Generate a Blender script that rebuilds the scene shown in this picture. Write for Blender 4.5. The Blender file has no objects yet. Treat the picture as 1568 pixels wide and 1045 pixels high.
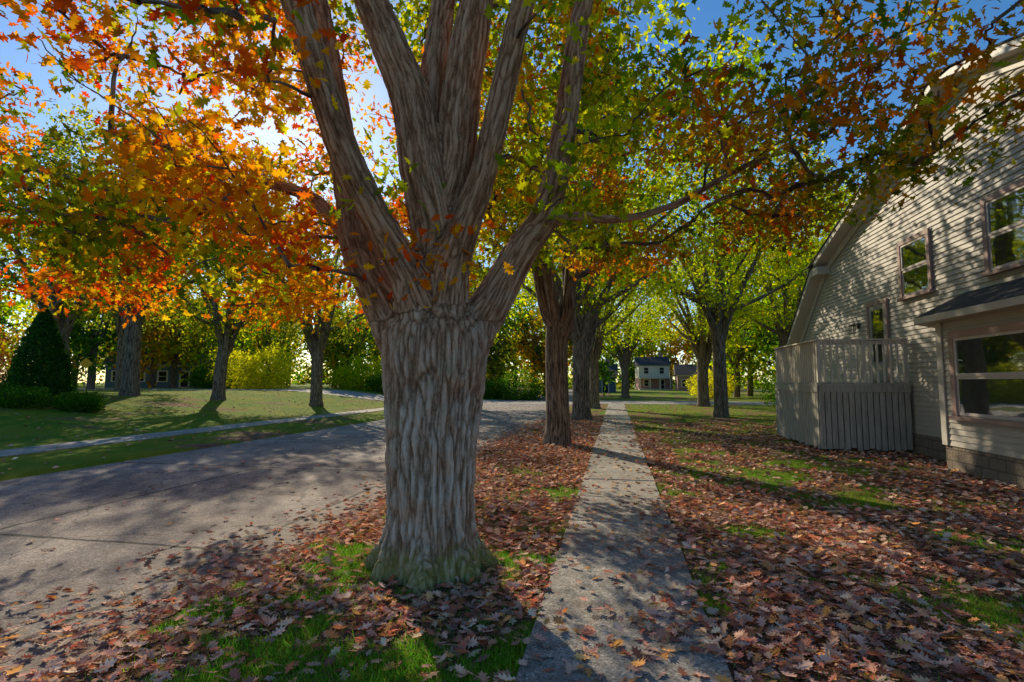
import bpy, math, random
import numpy as np
from mathutils import Vector, noise, kdtree
rng = np.random.default_rng(11); random.seed(11)
scene = bpy.context.scene
COL = scene.collection

# ------------------------------------------------------------------ helpers
def link(o, parent=None):
    COL.objects.link(o)
    if parent is not None: o.parent = parent
    return o

def empty(name, loc=(0,0,0), rz=0):
    e = bpy.data.objects.new(name, None); e.location = loc; e.rotation_euler[2] = rz
    e.empty_display_size = 0.2
    return link(e)

def mesh_arrays(name, V, groups, attrs=None, fattrs=None, smooth=False):
    me = bpy.data.meshes.new(name)
    V = np.asarray(V, dtype=np.float32)
    me.vertices.add(len(V)); me.vertices.foreach_set("co", V.ravel())
    loops = np.concatenate([g.ravel() for g in groups]).astype(np.int32)
    sizes = np.concatenate([np.full(len(g), g.shape[1]) for g in groups]).astype(np.int32)
    starts = np.concatenate([[0], np.cumsum(sizes)[:-1]]).astype(np.int32)
    me.loops.add(len(loops)); me.loops.foreach_set("vertex_index", loops)
    me.polygons.add(len(sizes)); me.polygons.foreach_set("loop_start", starts)
    me.update(calc_edges=True)
    me.polygons.foreach_set("use_smooth", np.full(len(sizes), smooth))
    for k, a in (attrs or {}).items():
        a = np.asarray(a, dtype=np.float32)
        if a.ndim == 1:
            at = me.attributes.new(k, 'FLOAT', 'POINT'); at.data.foreach_set("value", a)
        else:
            at = me.attributes.new(k, 'FLOAT_VECTOR', 'POINT'); at.data.foreach_set("vector", a.ravel())
    for k, a in (fattrs or {}).items():
        a = np.asarray(a, dtype=np.float32)
        at = me.attributes.new(k, 'FLOAT_VECTOR', 'FACE'); at.data.foreach_set("vector", a.ravel())
    return me

class MB:
    def __init__(s): s.v = []; s.f = []; s.mi = []
    def quad(s, pts, m=0):
        n = len(s.v); s.v += [tuple(p) for p in pts]; s.f.append(tuple(range(n, n+len(pts)))); s.mi.append(m)
    def box(s, x0,x1,y0,y1,z0,z1, m=0):
        n = len(s.v)
        s.v += [(x0,y0,z0),(x1,y0,z0),(x1,y1,z0),(x0,y1,z0),(x0,y0,z1),(x1,y0,z1),(x1,y1,z1),(x0,y1,z1)]
        for f in [(0,3,2,1),(4,5,6,7),(0,1,5,4),(1,2,6,5),(2,3,7,6),(3,0,4,7)]:
            s.f.append(tuple(n+i for i in f)); s.mi.append(m)
    def prism_x(s, prof, x0, x1, m=0):
        n = len(s.v); k = len(prof)
        s.v += [(x0,p[0],p[1]) for p in prof] + [(x1,p[0],p[1]) for p in prof]
        s.f.append(tuple(n+i for i in range(k))); s.f.append(tuple(n+k+i for i in reversed(range(k))))
        s.mi += [m,m]
        for i in range(k):
            j=(i+1)%k; s.f.append((n+i,n+k+i,n+k+j,n+j)); s.mi.append(m)
    def prism_z(s, prof, z0, z1, m=0):
        n = len(s.v); k = len(prof)
        s.v += [(p[0],p[1],z0) for p in prof] + [(p[0],p[1],z1) for p in prof]
        s.f.append(tuple(n+i for i in reversed(range(k)))); s.f.append(tuple(n+k+i for i in range(k)))
        s.mi += [m,m]
        for i in range(k):
            j=(i+1)%k; s.f.append((n+i,n+j,n+k+j,n+k+i)); s.mi.append(m)
    def obj(s, name, mats, parent=None, bevel=0):
        me = bpy.data.meshes.new(name); me.from_pydata(s.v, [], s.f)
        if not isinstance(mats,(list,tuple)): mats=[mats]
        for m in mats: me.materials.append(m)
        me.polygons.foreach_set("material_index", s.mi); me.update()
        o = bpy.data.objects.new(name, me)
        if bevel:
            b = o.modifiers.new("bevel",'BEVEL'); b.width = bevel; b.segments = 2; b.limit_method='ANGLE'
        return link(o, parent)

def ht(x):
    """terrain height, a function of x only"""
    def ss(a,b,t):
        t = min(1,max(0,(t-a)/(b-a))); return t*t*(3-2*t)
    t = min(1,max(0,(-17-x)/14)); z = t*t*(3-2*t)
    tr = ss(-11.35,-11.1,x)*(1-ss(-3.45,-3.15,x))
    return z - 0.07*tr

# ------------------------------------------------------------------ node helpers
class NT:
    def __init__(s, name, kind='mat'):
        s.m = bpy.data.materials.new(name); s.m.use_nodes = True
        s.t = s.m.node_tree; s.t.nodes.clear()
        s.out = s.n('ShaderNodeOutputMaterial')
    def n(s, typ, inp=None, **kw):
        nd = s.t.nodes.new(typ)
        for k,v in kw.items(): setattr(nd,k,v)
        for k,v in (inp or {}).items():
            if isinstance(v, bpy.types.NodeSocket): s.t.links.new(v, nd.inputs[k])
            else: nd.inputs[k].default_value = v
        return nd
    def math(s, op, a, b=0.0, clamp=False):
        nd = s.n('ShaderNodeMath', {0:a,1:b}, operation=op); nd.use_clamp = clamp
        return nd.outputs[0]
    def ramp(s, fac, stops, interp='LINEAR'):
        nd = s.n('ShaderNodeValToRGB', {'Fac':fac}); cr = nd.color_ramp; cr.interpolation = interp
        while len(cr.elements) < len(stops): cr.elements.new(0.5)
        for e,(p,c) in zip(cr.elements, stops):
            e.position = p; e.color = (c[0],c[1],c[2],1) if not np.isscalar(c) else (c,c,c,1)
        return nd.outputs['Color']
    def mix(s, fac, a, b, blend='MIX'):
        nd = s.n('ShaderNodeMix', data_type='RGBA', blend_type=blend)
        for k,v in ((0,fac),(6,a),(7,b)):
            if isinstance(v, bpy.types.NodeSocket): s.t.links.new(v, nd.inputs[k])
            else: nd.inputs[k].default_value = v if k==0 else (v[0],v[1],v[2],1)
        return nd.outputs[2]
    def noise(s, vec, scale, detail=4, rough=0.55, dist=0.0):
        return s.n('ShaderNodeTexNoise', {'Vector':vec,'Scale':scale,'Detail':detail,'Roughness':rough,'Distortion':dist}).outputs['Fac']
    def mapping(s, vec, scale=(1,1,1), loc=(0,0,0)):
        return s.n('ShaderNodeMapping', {'Vector':vec,'Scale':scale,'Location':loc}).outputs[0]
    def obj(s): return s.n('ShaderNodeTexCoord').outputs['Object']
    def pos(s): return s.n('ShaderNodeNewGeometry').outputs['Position']
    def attr(s, name, out='Vector'):
        return s.n('ShaderNodeAttribute', attribute_name=name).outputs[out]
    def bump(s, h, strength=0.5, dist=0.02):
        return s.n('ShaderNodeBump', {'Height':h,'Strength':strength,'Distance':dist}).outputs[0]
    def finish(s, color, rough=0.8, normal=None, spec=0.3):
        p = s.n('ShaderNodeBsdfPrincipled', {'Base Color':color if isinstance(color,bpy.types.NodeSocket) else (*color,1),
              'Roughness':rough,'Specular IOR Level':spec})
        if normal is not None: s.t.links.new(normal, p.inputs['Normal'])
        s.t.links.new(p.outputs[0], s.out.inputs['Surface'])
        return s.m

# ------------------------------------------------------------------ materials
def leaf_mat(name, trans=0.5, tint=(1.15,1.05,0.7), cap=.88):
    t = NT(name)
    c = t.attr('col')
    tc = t.n('ShaderNodeVectorMath', {0:c,1:tint}, operation='MULTIPLY').outputs[0]
    tc = t.n('ShaderNodeVectorMath', {0:tc,1:(cap,cap,cap)}, operation='MINIMUM').outputs[0]
    d = t.n('ShaderNodeBsdfDiffuse', {'Color':c})
    tr = t.n('ShaderNodeBsdfTranslucent', {'Color':tc})
    mx = t.n('ShaderNodeMixShader', {0:trans,1:d.outputs[0],2:tr.outputs[0]})
    t.t.links.new(mx.outputs[0], t.out.inputs['Surface'])
    return t.m
M_leaf = leaf_mat('foliage_leaves', 0.62, (1.75,1.65,0.6))
M_oakleaf = leaf_mat('oak_foliage', 0.66, (1.65,1.25,0.45))
M_dead = leaf_mat('fallen_leaf', 0.12, (1,1,1))
M_grass = leaf_mat('grass_blades', 0.4, (1.3,1.3,1))

def bark_far():
    t = NT('bark_branches'); b = t.attr('bk')
    v = t.mapping(b, (1,1,0.13))
    n1 = t.noise(v, 20, 5, 0.65)
    r = t.ramp(n1, [(0.38,(0.05,0.034,0.024)),(0.5,(0.18,0.135,0.098)),(0.68,(0.38,0.30,0.23))])
    return t.finish(r, 0.9, t.bump(n1, 0.9, 0.05), 0.1)
M_bark = bark_far()

def bark_main():
    t = NT('bark_furrowed'); b = t.attr('bk'); hf = t.attr('hf','Fac')
    v = t.mapping(b, (1,1,0.11))
    n1 = t.noise(v, 36, 7, 0.75); n3 = t.noise(v, 130, 3, 0.7); n4=t.noise(b,50,5,.75)
    p = t.pos(); z = t.n('ShaderNodeSeparateXYZ', {0:p}).outputs[2]
    mixv = t.math('ADD', t.math('MULTIPLY', hf, 0.34), t.math('ADD', t.math('MULTIPLY', n1, 0.75), t.math('MULTIPLY', n4, 0.20)))
    base = t.ramp(mixv, [(0.32,(0.04,0.023,0.014)),(0.50,(0.27,0.18,0.12)),(0.66,(0.58,0.44,0.33)),(0.90,(0.85,0.74,0.62))])
    wz = t.n('ShaderNodeMapRange', {'Value':z,'From Min':1.4,'From Max':2.9}).outputs[0]
    browner = t.mix(1.0, base, (0.88,0.62,0.42), 'MULTIPLY')
    c = t.mix(t.math('MULTIPLY', wz, 0.85), base, browner)
    red = t.ramp(t.noise(b, 3.2, 5, .65), [(0.48,0),(0.66,1)])
    c = t.mix(t.math('MULTIPLY', red, 0.5), c, t.mix(1.0, base, (1.0,.58,.36), 'MULTIPLY'))
    mz = t.n('ShaderNodeMapRange', {'Value':z,'From Min':0.55,'From Max':0.0}).outputs[0]
    mm = t.ramp(t.math('MULTIPLY', mz, t.noise(p, 11, 5, .7)), [(0.2,0),(0.4,1)])
    c = t.mix(t.math('MULTIPLY', mm, 0.6), c, (0.28,0.31,0.05))
    lz = t.ramp(t.noise(b, 6, 5, .7), [(0.57,0),(0.68,1)])
    c = t.mix(t.math('MULTIPLY', lz, 0.25), c, (0.36,0.37,0.2))
    h = t.math('ADD', n1, t.math('ADD', t.math('MULTIPLY', n3, 0.5), t.math('MULTIPLY', n4, 0.7)))
    return t.finish(c, 0.92, t.bump(h, 1.0, 0.022), 0.08)
M_barkmain = bark_main()

def ground_mat():
    t = NT('lawn_with_leaf_litter'); p = t.pos(); lit = t.attr('lit','Fac')
    w = t.n('ShaderNodeVectorMath', {0:p,1:t.n('ShaderNodeTexNoise',{'Vector':p,'Scale':9.0}).outputs['Color']}, operation='ADD').outputs[0]
    vo = t.n('ShaderNodeTexVoronoi', {'Vector':w,'Scale':14.0})
    sep = t.n('ShaderNodeSeparateColor', {0:vo.outputs['Color']})
    lc = t.ramp(sep.outputs[0], [(0.0,(0.20,0.085,0.05)),(0.35,(0.38,0.18,0.105)),(0.65,(0.52,0.29,0.18)),(1,(0.62,0.41,0.28))])
    lc = t.mix(t.ramp(vo.outputs['Distance'], [(0.25,0),(0.8,0.85)]), lc, (0.06,0.035,0.02))
    g = t.ramp(t.noise(p, 30, 5, 0.7), [(0.3,(0.05,0.12,0.007)),(0.55,(0.16,0.28,0.013)),(0.8,(0.32,0.40,0.03))])
    g = t.mix(t.ramp(t.noise(p, 0.6, 3),[(0.40,0),(0.66,0.55)]), g, (0.38,0.32,0.03))
    n = t.noise(p, 14, 3, 0.6)
    f = t.ramp(t.math('ADD', t.math('MULTIPLY', t.math('SUBTRACT', n, 0.5), 1.6), lit), [(0.42,0),(0.55,1)])
    c = t.mix(f, g, lc)
    return t.finish(c, 0.95, t.bump(t.math('ADD', t.noise(p, 40, 4, 0.7), vo.outputs['Distance']), 0.8, 0.04), 0.1)
M_ground = ground_mat()

def road_mat(name, joints=True, base=((0.14,0.11,0.10),(0.27,0.225,0.20),(0.40,0.34,0.30)), crack=True):
    t = NT(name); p = t.pos()
    big = t.noise(p, 0.7, 5, 0.6); fine = t.noise(p, 90, 3, 0.8); mid = t.noise(p, 9, 4)
    c = t.ramp(t.math('ADD', t.math('MULTIPLY',big,0.6), t.math('MULTIPLY',mid,0.4)), [(0.33,base[0]),(0.5,base[1]),(0.68,base[2])])
    vs = t.n('ShaderNodeTexVoronoi', {'Vector':p,'Scale':75.0}).outputs['Color']
    sp = t.n('ShaderNodeSeparateColor',{0:vs}).outputs[0]
    c = t.mix(1.0, c, t.ramp(sp,[(0.0,0.4),(0.3,0.9),(0.8,1.1),(1.0,1.8)]), 'MULTIPLY')
    h = fine
    if joints:
        s = t.n('ShaderNodeSeparateXYZ', {0:p})
        wob = t.math('MULTIPLY', t.math('SUBTRACT', t.noise(p, 2.5, 4, 0.7), 0.5), 0.16)
        x = t.math('ADD', s.outputs[0], wob); y = t.math('ADD', s.outputs[1], wob)
        j1 = t.math('ABSOLUTE', t.math('ADD', x, 4.12)); j2 = t.math('ABSOLUTE', t.math('ADD', x, 7.5))
        j3 = t.math('ABSOLUTE', t.math('SUBTRACT', t.math('FRACT', t.math('DIVIDE', t.math('SUBTRACT', y, 5.1-2.5), 5.0)), 0.5))
        j3 = t.math('MULTIPLY', j3, 5.0)
        d = t.math('MINIMUM', t.math('MINIMUM', j1, j2), j3)
        ln = t.ramp(d, [(0.012,1),(0.05,0)])
        vc = t.n('ShaderNodeTexVoronoi', {'Vector':t.n('ShaderNodeVectorMath',{0:p,1:t.n('ShaderNodeTexNoise',{'Vector':p,'Scale':1.5,'Detail':6.0}).outputs['Color']},operation='ADD').outputs[0],'Scale':0.42}, feature='DISTANCE_TO_EDGE').outputs['Distance']
        cr = t.ramp(vc, [(0.002,0.8),(0.007,0)])
        ln = t.math('MAXIMUM', ln, cr)
        c = t.mix(t.math('MULTIPLY',ln,0.88), c, (0.02,0.017,0.015))
        edge = t.ramp(t.math('ADD', t.math('MULTIPLY', t.math('SUBTRACT', t.noise(p,5,4,.7), .5), .9), t.math('SUBTRACT', -3.45, s.outputs[0])), [(0.0,1),(0.6,0)])
        c = t.mix(t.math('MULTIPLY',edge,0.7), c, (0.18,0.115,0.08))
        h = t.math('SUBTRACT', fine, t.math('MULTIPLY', ln, 2.0))
    else:
        st = t.ramp(t.noise(p, 2.2, 5, .7), [(0.45,0),(0.7,1)])
        c = t.mix(t.math('MULTIPLY',st,0.5), c, (0.17,0.135,0.10))
    return t.finish(c, 0.85, t.bump(h, 0.5, 0.01), 0.25)
M_road = road_mat('road_surface')
M_walk = road_mat('sidewalk_concrete', False, ((0.22,0.20,0.18),(0.38,0.345,0.30),(0.50,0.46,0.40)))

def simple(name, col, rough=0.7, nscale=6, var=0.25, bump=0.15, spec=0.3):
    t = NT(name); p = t.obj()
    n = t.noise(p, nscale, 5, 0.6)
    c = t.mix(n, tuple(x*(1-var) for x in col), tuple(min(1,x*(1+var)) for x in col))
    return t.finish(c, rough, t.bump(t.noise(p, nscale*8, 3), bump, 0.01), spec)
M_siding = simple('vinyl_siding', (0.46,0.415,0.36), 0.6, 1.6, 0.14, 0.1)
M_trim   = simple('cream_trim', (0.54,0.49,0.43), 0.55, 4, 0.08)
M_casing = simple('window_casing', (0.38,0.25,0.22), 0.6, 5, 0.1)
M_sash   = simple('window_sash', (0.56,0.48,0.43), 0.5, 5, 0.06)
M_shingle= simple('roof_shingles', (0.055,0.05,0.048), 0.9, 14, 0.5, 0.5)
M_black  = simple('black_metal', (0.02,0.02,0.02), 0.5)
M_curt   = simple('curtain', (0.34,0.33,0.29), 0.9, 3, 0.25)
M_door   = simple('door_paint', (0.3,0.28,0.25), 0.5)
M_yellow = simple('sign_yellow', (0.75,0.42,0.02), 0.5)
M_steel  = simple('galvanised_steel', (0.3,0.3,0.3), 0.45)

def deckwood(name,cs):
    t = NT(name); p = t.obj()
    v = t.mapping(p, (9,9,0.7)); n = t.noise(v, 3, 5, 0.65)
    c = t.ramp(n, [(0.3,cs[0]),(0.55,cs[1]),(0.75,cs[2])])
    return t.finish(c, 0.85, t.bump(n, 0.4, 0.01), 0.2)
M_deck = deckwood('weathered_deck_wood',((0.26,0.24,0.21),(0.40,0.37,0.325),(0.52,0.48,0.42)))
M_rail = deckwood('painted_railing',((0.42,0.39,0.33),(0.62,0.57,0.49),(0.70,0.65,0.56)))
def stone():
    t = NT('foundation_stone'); p = t.obj()
    br = t.n('ShaderNodeTexBrick', {'Vector':t.n('ShaderNodeCombineXYZ',{0:t.n('ShaderNodeSeparateXYZ',{0:p}).outputs[1],1:t.n('ShaderNodeSeparateXYZ',{0:p}).outputs[2]}).outputs[0],
        'Color1':(0.34,0.27,0.2,1),'Color2':(0.24,0.19,0.15,1),'Mortar':(0.1,0.09,0.08,1),'Scale':1.0,'Mortar Size':0.012,'Brick Width':0.42,'Row Height':0.21})
    c = t.mix(t.noise(p,12,4), br.outputs['Color'], (0.14,0.115,0.095))
    return t.finish(c, 0.9, t.bump(t.math('ADD',t.noise(p,20,4),t.math('MULTIPLY',br.outputs['Fac'],-1.5)),0.7,0.03),0.2)
M_stone = stone()
def brick():
    t = NT('red_brick'); p = t.obj()
    s = t.n('ShaderNodeSeparateXYZ',{0:p})
    u = t.math('ADD', s.outputs[0], s.outputs[1])
    br = t.n('ShaderNodeTexBrick', {'Vector':t.n('ShaderNodeCombineXYZ',{0:u,1:s.outputs[2]}).outputs[0],
        'Color1':(0.45,0.17,0.12,1),'Color2':(0.35,0.13,0.09,1),'Mortar':(0.45,0.4,0.35,1),'Scale':1.0,'Mortar Size':0.01,'Brick Width':0.22,'Row Height':0.075})
    return t.finish(br.outputs['Color'],0.85)
M_brick = brick()
M_bluesid = simple('blue_siding', (0.10,0.15,0.22), 0.6)
M_white = simple('cream_siding', (0.72,0.62,0.47), 0.6)

def glass():
    t = NT('window_glass')
    p = t.obj()
    g = t.n('ShaderNodeBsdfGlossy', {'Color':(0.85,0.9,0.95,1),'Roughness':0.03,'Normal':t.bump(t.noise(p,1.3,2),0.06,0.05)})
    tr = t.n('ShaderNodeBsdfTransparent', {'Color':(0.5,0.55,0.55,1)})
    fr = t.n('ShaderNodeFresnel', {'IOR':1.5}).outputs[0]
    f = t.math('ADD', t.math('MULTIPLY', fr, 1.0), 0.22, True)
    mx = t.n('ShaderNodeMixShader', {0:f,1:tr.outputs[0],2:g.outputs[0]})
    t.t.links.new(mx.outputs[0], t.out.inputs['Surface']); return t.m
M_glass = glass()
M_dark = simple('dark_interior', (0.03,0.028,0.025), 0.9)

# ------------------------------------------------------------------ ground
xs = sorted(set([round(v,3) for v in np.concatenate([
    [-500,-350,-250,-180,-130,-100,-80,-65,-55,-45], np.arange(-40,-12,1.0), [-12,-11.5,-11.35,-11.3,-11.25,-11.2,-11.15,-11.1,-10.5,-9.5,-8.5,-7.5,-6.5,-5.5,-4.5,-3.8],
    [-3.45,-3.4,-3.35,-3.3,-3.25,-3.2,-3.15], np.arange(-3.0,9.01,0.2), np.arange(10,30,1.0), [32,36,42,50,60,75,95,130,180,250,350,500]])]))
ys = sorted(set([round(v,3) for v in np.concatenate([[-300,-150,-80,-40,-20,-10,-5,-3,-1], np.arange(0,24,0.2), np.arange(24,60,1.0),[62,66,70,80,95,120,160,220,300,450,700]])]))
def fb(x,y,s,o=0.0):
    return noise.fractal(Vector((x*s+o,y*s-o,o*0.7)), 1.0, 2.0, 4)
def litter(x,y):
    n = fb(x,y,0.9,3.1)*0.6 + fb(x,y,0.22,9.0)*0.3
    if x < -11:
        base = 0.22
    elif x < 0.0:
        base = 0.86 if y < 30 else 0.5
        d = math.hypot((x+1.2)/1.3,(y-3.7)/0.55)
        base -= 0.25*math.exp(-d*d)
        n += fb(x,y,2.6,1.7)*0.48
        if x > -1.0: base -= 0.12
    else:
        base = 0.83 - 0.52*min(1,max(0,(y-8.5)/12))
        n += fb(x,y,2.4,5.7)*0.38
        d = math.hypot((x-3.3)/2.6,(y-11.5)/1.8); base -= 0.28*math.exp(-d*d)
        d = math.hypot((x-3.2)/1.2,(y-4.2)/0.7); base -= 0.22*math.exp(-d*d)
    return base + n
def build_ground():
    nx,ny = len(xs),len(ys)
    H = [ht(x) for x in xs]
    V = np.array([(x,y,H[i]) for y in ys for i,x in enumerate(xs)])
    lit = np.array([litter(x,y) for y in ys for x in xs])
    idx = np.arange(nx*ny).reshape(ny,nx)
    F = np.stack([idx[:-1,:-1],idx[:-1,1:],idx[1:,1:],idx[1:,:-1]],-1).reshape(-1,4)
    me = mesh_arrays('ground', V, [F], {'lit':lit}, smooth=True)
    me.materials.append(M_ground); link(bpy.data.objects.new('ground', me))
build_ground()

def strip(name, x0,x1,y0,y1,dz,m, ystep=None):
    X = [x0]+[x for x in xs if x0<x<x1]+[x1]
    Y = [y0,y1]
    V = np.array([(x,y,ht(x)+dz) for y in Y for x in X]); n=len(X)
    idx = np.arange(n*2).reshape(2,n)
    F = np.stack([idx[:-1,:-1],idx[:-1,1:],idx[1:,1:],idx[1:,:-1]],-1).reshape(-1,4)
    me = mesh_arrays(name,V,[F]); me.materials.append(m)
    return link(bpy.data.objects.new(name,me))
strip('road', -11.1,-3.45,-60,300,0.006,M_road)
strip('cross_street', -250,250,43,50,0.016,M_walk)

def sidewalk(name,x0,x1,y0,y1,step,z):
    b = MB(); y=y0
    while y<y1:
        e = min(y+step-0.014,y1); dz = random.uniform(-0.006,0.006); tz = random.uniform(-0.006,0.006)
        n=len(b.v)
        b.box(x0+random.uniform(-.006,.006),x1+random.uniform(-.006,.006),y,e,z-0.1,z+dz)
        for k in (4,5):
            v=b.v[n+k]; b.v[n+k]=(v[0],v[1],v[2]+tz)
        y += step
    return b.obj(name,M_walk,bevel=0.008)
sidewalk('sidewalk',-0.6,0.64,-3.2,43,1.42,0.028)
sidewalk('sidewalk',-15.4,-14.1,-20,43,1.42,0.03)

# ------------------------------------------------------------------ leaves
half = [(0.012,0.0),(0.018,0.13),(0.13,0.17),(0.075,0.27),(0.27,0.36),(0.115,0.46),(0.37,0.60),(0.15,0.66),(0.25,0.83),(0.09,0.83)]
half2 = [(0.015,0.0),(0.13,0.17),(0.09,0.27),(0.32,0.40),(0.12,0.50),(0.35,0.68),(0.13,0.76)]
def oak_template(curl=0.35, fold=0.15, wid=1.0, hf=half):
    pts = [(x*wid,y) for x,y in hf]+[(0,1.0)]+[(-x*wid,y) for x,y in reversed(hf)]
    V = np.array([(x, y-0.0, curl*(y-0.45)**2 + fold*abs(x)*1.0) for x,y in pts])
    return V, [np.arange(len(pts))]
def kite_template(fold=0.12):
    V = np.array([(0,0,0),(0.34,0.5,fold),(0,1,0),(-0.34,0.5,fold)])
    return V, [np.array([0,1,2]),np.array([0,2,3])]
def blob_template():
    V = np.array([(0,0,0),(0.3,0.3,0.08),(0.34,0.7,0.1),(0,1,0.02),(-0.34,0.65,0.1),(-0.28,0.3,0.06)])
    return V, [np.array([0,1,2,3]),np.array([0,3,4,5])]

def norm(a): return a/np.maximum(1e-9,np.linalg.norm(a,axis=-1,keepdims=True))
def leaves(name, tmpl, P, axis, nrm, size, colr, mat=None):
    V0,F0 = tmpl; N=len(P); m=len(V0)
    axis = norm(axis); x = norm(np.cross(axis,nrm)); z = np.cross(x,axis)
    V = P[:,None,:] + size[:,None,None]*(V0[None,:,0:1]*x[:,None,:]+V0[None,:,1:2]*axis[:,None,:]+V0[None,:,2:3]*z[:,None,:])
    off = (np.arange(N)*m)[:,None]
    groups=[]; cols=[]
    for f in F0:
        groups.append(f[None,:]+off); cols.append(colr)
    return V.reshape(-1,3), groups, np.concatenate(cols)
def pick(pal, n, jitter=0.25):
    pal = np.array(pal); c = pal[rng.integers(0,len(pal),n)]
    t = rng.random((n,1)); c2 = pal[rng.integers(0,len(pal),n)]
    c = c*(1-t*0.5)+c2*t*0.5
    return c*(1+rng.normal(0,jitter,(n,1))).clip(0.4,1.7)
class Acc:
    def __init__(s): s.V=[]; s.G=[]; s.C=[]; s.n=0
    def add(s, res):
        V,G,C = res; s.V.append(V)
        for g in G: s.G.append(g+s.n)
        s.C.append(C); s.n += len(V)
    def mesh(s,name,mat):
        me = mesh_arrays(name,np.concatenate(s.V),s.G,fattrs={'col':np.concatenate(s.C)})
        me.materials.append(mat); return me

# ------------------------------------------------------------------ branches
class Tubes:
    def __init__(s): s.V=[]; s.Q=[]; s.T=[]; s.B=[]; s.n=0; s.samples=[]
    def tube(s,P,R,sides,seed=0.0,cap=False,rec=False):
        P=np.asarray(P,float); R=np.asarray(R,float); n=len(P)
        T=np.gradient(P,axis=0); T=norm(T)
        u=np.cross(T[0],[0.3,0.9,0.1]); u=u/np.linalg.norm(u)
        U=[]
        for i in range(n):
            u=u-T[i]*np.dot(u,T[i]); u=u/np.linalg.norm(u); U.append(u)
        U=np.array(U); W=np.cross(T,U)
        L=np.concatenate([[0],np.cumsum(np.linalg.norm(np.diff(P,axis=0),axis=1))])
        a=np.linspace(0,2*np.pi,sides,endpoint=False); c,sn=np.cos(a),np.sin(a)
        V=P[:,None,:]+R[:,None,None]*(c[None,:,None]*U[:,None,:]+sn[None,:,None]*W[:,None,:])
        Bk=np.stack([R[:,None]*c[None,:]+seed*3.7, R[:,None]*sn[None,:]+seed*1.3, np.repeat(L[:,None],sides,1)],-1)
        i=np.arange(n-1)[:,None]*sides; j=np.arange(sides)[None,:]; j2=(j+1)%sides
        Q=np.stack([i+j,i+j2,i+sides+j2,i+sides+j],-1).reshape(-1,4)+s.n
        s.V.append(V.reshape(-1,3)); s.B.append(Bk.reshape(-1,3)); s.Q.append(Q)
        if cap:
            b=s.n+n*sides
            s.V.append(np.array([P[0],P[-1]])); s.B.append(np.zeros((2,3)))
            jj=np.arange(sides); k2=(jj+1)%sides
            s.T.append(np.stack([np.full(sides,b),s.n+k2,s.n+jj],-1))
            e=s.n+(n-1)*sides
            s.T.append(np.stack([np.full(sides,b+1),e+jj,e+k2],-1)); s.n+=2
        s.n+=n*sides
        if rec:
            for k in range(n):
                if seed>0 and L[k]<0.55 and P[0][2]<2.4: continue
                s.samples.append((P[k],T[k],U[k],W[k],L[k],R[k],seed))
    def mesh(s,name,mat):
        me=mesh_arrays(name,np.concatenate(s.V),s.Q+s.T,{'bk':np.concatenate(s.B)},smooth=True)
        if mat: me.materials.append(mat)
        return me
def catmull(pts,sub=6):
    pts=np.array(pts,float); p=np.vstack([2*pts[0]-pts[1],pts,2*pts[-1]-pts[-2]]); out=[]
    for i in range(1,len(p)-2):
        for t in np.linspace(0,1,sub,endpoint=False):
            a,b,c,d=p[i-1],p[i],p[i+1],p[i+2]
            out.append(0.5*((2*b)+(-a+c)*t+(2*a-5*b+4*c-d)*t*t+(-a+3*b-3*c+d)*t**3))
    out.append(pts[-1]); return np.array(out)

def connect(tb, nodes, anchors, rmin=0.005, k=0.006, sides=5, maxr=0.09):
    nodes=[np.array(n) for n in nodes]; bid=[-1]*len(nodes)
    A=np.array(anchors); N0=np.array(nodes)
    d=np.array([np.min(np.linalg.norm(N0-a,axis=1)) for a in A]); order=np.argsort(d)
    arr=np.zeros((len(nodes)+len(A)*6,3)); arr[:len(nodes)]=N0; cnt=len(nodes)
    paths=[];par=[]
    for o in order:
        a=A[o]; D=np.linalg.norm(arr[:cnt]-a,axis=1)+0.55*np.maximum(0,arr[:cnt,2]-a[2]+0.1)
        j=int(np.argmin(D)); p0=arr[j]; L=np.linalg.norm(a-p0)
        mid=(p0+a)/2+np.array([random.uniform(-.12,.12)*L,random.uniform(-.12,.12)*L,random.uniform(0.02,.16)*L])
        t=np.linspace(0,1,7)[:,None]
        P=(1-t)**2*p0+2*t*(1-t)*mid+t*t*a
        P[1:-1]+=np.random.default_rng(o).normal(0,0.02*L,(5,3))
        paths.append(P); par.append(bid[j]); b=len(paths)-1
        arr[cnt:cnt+6]=P[1:]; cnt+=6; bid+= [b]*6
    desc=[1]*len(paths)
    for i in range(len(paths)-1,-1,-1):
        if par[i]>=0: desc[par[i]]+=desc[i]
    for i,P in enumerate(paths):
        r0=min(maxr,rmin+k*desc[i]**0.62); r1=rmin*0.8
        tb.tube(P,np.linspace(r0,max(r1,r0*0.45),7),sides,seed=i*0.37)
    return paths

def crown_leaves(paths, per, sig, size, pal, tone=None, tmpl=None, sel=None):
    P=[];C=[]
    for i,p in enumerate(paths):
        n=max(3,int(per*random.uniform(0.6,1.4)))
        t=rng.random(n)**0.6
        idx=(t*(len(p)-1)*0.999).astype(int); fr=(t*(len(p)-1))-idx
        base=p[idx]*(1-fr[:,None])+p[np.minimum(idx+1,len(p)-1)]*fr[:,None]
        pos=base+rng.normal(0,sig,(n,3))*np.array([1,1,0.75])
        P.append(pos)
        c=pick(pal(p[-1]) if callable(pal) else pal,n); c*=np.random.default_rng(i).uniform(0.7,1.25); C.append(c)
    P=np.concatenate(P);C=np.concatenate(C);N=len(P)
    ax=rng.normal(0,1,(N,3)); ax[:,2]-=0.5
    nr=rng.normal(0,0.8,(N,3)); nr[:,2]+=0.7
    s=size*rng.uniform(0.65,1.25,N)
    return P,ax,nr,s,C

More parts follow.
